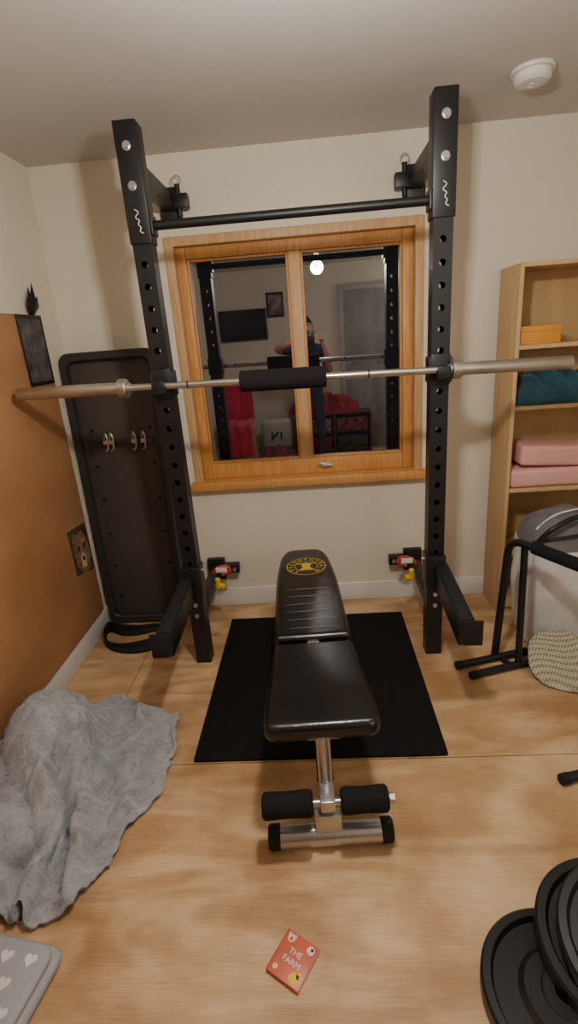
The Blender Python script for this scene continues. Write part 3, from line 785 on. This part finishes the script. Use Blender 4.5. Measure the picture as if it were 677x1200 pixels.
gridmesh('draped_robe',robe,60,60,M_robe,ch,.012)
cs=group('toy_storage_unit',(.25,-1.3,0))
M_walnut=mat('walnut_board',(84,62,48),.5,stretch=(3,3,.4))
bx('unit_top',-.22,.74,YF+.06,YF+.40,.50,.52,M_walnut,cs,.003); bx('unit_bottom',-.22,.74,YF+.06,YF+.40,.03,.05,M_walnut,cs,.003)
for i in range(3): bx('unit_div_%d'%i,-.22+i*.47,-.20+i*.47,YF+.06,YF+.40,0,.50,M_walnut,cs)
bx('unit_mid',-.20,.72,YF+.06,YF+.40,.27,.285,M_walnut,cs)
cols=[(150,50,52),(150,130,112),(70,80,66),(160,70,74)]
for i in range(2):
    for j in range(2):
        bx('bin_%d_%d'%(i,j),-.18+i*.47,.22+i*.47,YF+.08,YF+.41,.055+j*.235,.22+j*.235,mat('bin_%d%d'%(i,j),cols[i*2+j],.8,nscale=25,col2=tuple(v*.35 for v in cols[i*2+j])),cs,.01)
lump('red_blanket_heap',-.34,.62,-1.45,-1.12,.521,.24,mat('red_blanket_cloth',(190,50,56),.9,bump=.3,col2=(120,40,46),nscale=14),5,.35,7)
bn=group('letter_pillow',(-.55,-1.1,0))
box('pillow_body',(-.50,-1.15,.30),(.40,.14,.40),mat('white_pillow',(200,194,188),.9,bump=.3),bn,.065,seg=6,rot=(-.15,0,0))
text('pillow_letter','N',.22,(-.50,-1.072,.30),(math.radians(90)-.15,0,math.radians(180)),M_black,bn,.004)
bx('pillow_base',-.72,-.28,-1.35,-.95,0,.11,M_greyb,bn,.03)
lump('dark_clothes_pile',-.70,-.22,-.92,-.62,.001,.22,mat('dark_clothes',(60,50,54),.9,col2=(150,70,80),nscale=7,bump=.3),11,.4,9)

# ------------------------------------------------------------ the photographer
cx,cy=-.045,-.50
mn=group('standing_man',(cx,cy,0))
def skin_obj(name,verts,edges,radii,m,root=0,sub=2,parent=mn):
    me=bpy.data.meshes.new(name); me.from_pydata(verts,edges,[]); me.update()
    o=add(name,me,m,parent)
    md=o.modifiers.new('skin','SKIN'); md.use_smooth_shade=True
    sv=me.skin_vertices[0].data
    for i,r in enumerate(radii):
        sv[i].radius=(r,r) if not isinstance(r,tuple) else r
        sv[i].use_root=(i==root)
    s=o.modifiers.new('sub','SUBSURF'); s.levels=sub; s.render_levels=sub
    apply_mods(o)
    return o
LW=Vector((-.108,-.105,1.465)); RW=Vector((.128,-.105,1.44))
V=[(cx,cy,.93),(cx,cy,1.05),(cx,cy+.01,1.20),(cx,cy+.005,1.33),(cx,cy+.01,1.41),(cx,cy+.03,1.47),
   (cx-.17,cy,1.35),(cx-.33,cy+.13,1.37),(cx-.21,cy+.32,1.42),tuple(LW),
   (cx+.17,cy,1.34),(cx+.25,cy+.08,1.10),(cx+.22,cy+.28,1.28),tuple(RW),
   (cx-.10,cy,.86),(cx-.12,cy+.02,.48),(cx-.13,cy-.01,.09),(cx-.14,cy+.13,.035),
   (cx+.10,cy,.86),(cx+.12,cy+.02,.48),(cx+.13,cy-.01,.09),(cx+.14,cy+.13,.035)]
E=[(0,1),(1,2),(2,3),(3,4),(4,5),(3,6),(6,7),(7,8),(8,9),(3,10),(10,11),(11,12),(12,13),(0,14),(14,15),(15,16),(16,17),(0,18),(18,19),(19,20),(20,21)]
Rr=[(.15,.11),(.14,.10),(.155,.11),(.14,.09),.055,.05,.062,.047,.036,.026,.062,.047,.036,.026,.085,.058,.042,.038,.085,.058,.042,.038]
body=skin_obj('clothed_body',V,E,Rr,M_hoodie)
me=body.data; me.materials.clear()
for m_ in (M_hoodie,M_jeans,M_skin,M_blackm): me.materials.append(m_)
for p in me.polygons:
    c=p.center; idx=0
    if c.z<.94: idx=1
    if c.z<.085: idx=3
    if c.z>1.425 and abs(c.x-cx)<.09 and c.y<cy+.15: idx=2
    if c.y>cy+.12: idx=2 if c.z>.9 else idx
    p.material_index=idx; p.use_smooth=True
hc=Vector((cx,cy+.055,1.575))
bm=bmesh.new(); bmesh.ops.create_uvsphere(bm,u_segments=40,v_segments=32,radius=1)
for v in bm.verts:
    x,y,z=v.co
    w_=.076; d_=.095; h_=.118
    if z<0: w_*=1-.28*(-z)**1.3; d_*=1-.10*(-z)
    X=x*w_;Y=y*d_;Z=z*h_
    if y>0:
        Y+= .024*math.exp(-((x/.16)**2+((z+.12)/.18)**2))
        Y+= .008*math.exp(-((x/.30)**2+((z+.50)/.09)**2))
        Y-= .010*math.exp(-(((abs(x)-.42)/.18)**2+((z-.08)/.13)**2))
        Y+= .008*math.exp(-((x/.6)**2+((z-.28)/.1)**2))
        Y+= .010*math.exp(-((x/.3)**2+((z+.85)/.15)**2))
    v.co=Vector((X,Y,Z))+hc
me=bpy.data.meshes.new('head'); bm.to_mesh(me); bm.free(); add('head',me,M_skin,mn,True)
for s in (-1,1):
    lathe('eye_%d'%s,hc+Vector((s*.031,.075,.010)),(0,1,0),[(0,-.004),(.010,0),(.010,.004),(.005,.008),(0,.009)],M_labelw,mn,n=16)
    lathe('iris_%d'%s,hc+Vector((s*.031,.083,.010)),(0,1,0),[(0,0),(.0045,0),(.003,.002),(0,.0022)],M_hair,mn,n=12)
    tube('eyebrow_%d'%s,[hc+Vector((s*.016,.094,.030)),hc+Vector((s*.034,.090,.035)),hc+Vector((s*.052,.076,.029))],.0035,M_hair,mn,n=6)
    tube('ear_%d'%s,[hc+Vector((s*.074,.0,.022)),hc+Vector((s*.086,-.012,.026)),hc+Vector((s*.086,-.014,-.002)),hc+Vector((s*.076,-.002,-.026))],[.008,.010,.009,.006],M_skin,mn,n=8)
tube('lips',[hc+Vector((-.022,.080,-.058)),hc+Vector((0,.096,-.058)),hc+Vector((.022,.080,-.058))],[.002,.005,.002],mat('lip',(170,100,92),.5),mn,n=8)
bm=bmesh.new(); bmesh.ops.create_uvsphere(bm,u_segments=40,v_segments=32,radius=1)
for v in bm.verts:
    x,y,z=v.co; k=1.08+.03*noise.noise(Vector((x*5,y*5,z*5)))
    v.co=Vector((x*.078*k,y*.098*k-.004,z*.120*k+.004))+hc
dele=[v for v in bm.verts if (v.co.z-hc.z)<.045+(.0) and v.co.y-hc.y>.01 or (v.co.z-hc.z)<-.045 or ((v.co.z-hc.z)<.02 and v.co.y-hc.y>-.02)]
bmesh.ops.delete(bm,geom=dele,context='VERTS')
me=bpy.data.meshes.new('hair'); bm.to_mesh(me); bm.free(); add('hair',me,M_hair,mn,True)
def hand(name,wrist,side):
    W=Vector(wrist); verts=[W,W+Vector((-side*.015,.035,.012)),W+Vector((-side*.03,.062,.02))]
    skin_obj(name+'_palm',verts,[(0,1),(1,2)],[(.024,.018),(.036,.016),(.036,.014)],M_skin,sub=2)
    for k in range(4):
        o=W+Vector((-side*.03,.062,.045-k*.019))
        L=(.030,.034,.032,.025)[k]
        vs=[o,o+Vector((-side*.022,.012,0)),o+Vector((-side*(.022+L*.8),.014,0)),o+Vector((-side*(.022+L*1.5),.006,0))]
        skin_obj(name+'_finger_%d'%k,vs,[(0,1),(1,2),(2,3)],[.010,.009,.0085,.007],M_skin,sub=2)
    o=W+Vector((-side*.01,.025,.03))
    vs=[o,o+Vector((-side*.012,.004,.028)),o+Vector((-side*.032,.012,.045)),o+Vector((-side*.052,.016,.05))]
    skin_obj(name+'_thumb',vs,[(0,1),(1,2),(2,3)],[.012,.010,.009,.0075],M_skin,sub=2)
hand('hand_right',RW,1)
hand('hand_left',LW,-1)
ph=group('smartphone',(.0,-.02,1.49))
box('phone_body',(.012,-.010,1.47),(.075,.008,.155),M_black,ph,.0035)
cyl('lens_ring',(.0,-.006,1.50),(.0,-.004,1.50),.008,M_silver,ph)

# ------------------------------------------------------------ world
wd=bpy.data.worlds.new('night'); sc.world=wd; wd.use_nodes=True
wd.node_tree.nodes['Background'].inputs[0].default_value=(.01,.012,.02,1); wd.node_tree.nodes['Background'].inputs[1].default_value=.3

# ------------------------------------------------------------ camera
X=Vector((1148350,-64855,-68883)).normalized(); Yv=Vector((24,-207,595)).normalized(); Zv=-(Vector((133,1723,595)).normalized())
right=Vector((X.x,Yv.x,Zv.x)); down=Vector((X.y,Yv.y,Zv.y)); fwd=Vector((X.z,Yv.z,Zv.z))
fwd.normalize(); right=(right-fwd*right.dot(fwd)).normalized(); up=right.cross(fwd)
cam=bpy.data.cameras.new('camera'); co=bpy.data.objects.new('camera',cam); COL.objects.link(co)
Mx=Matrix((( right.x,up.x,-fwd.x,0),(right.y,up.y,-fwd.y,0),(right.z,up.z,-fwd.z,1.5),(0,0,0,1)))
co.matrix_world=Mx
cam.sensor_fit='VERTICAL'; cam.sensor_height=36; cam.sensor_width=36; cam.lens=36*595/1200; cam.clip_start=.02
sc.camera=co
sc.view_settings.view_transform='AgX'
sc.view_settings.exposure=0.38
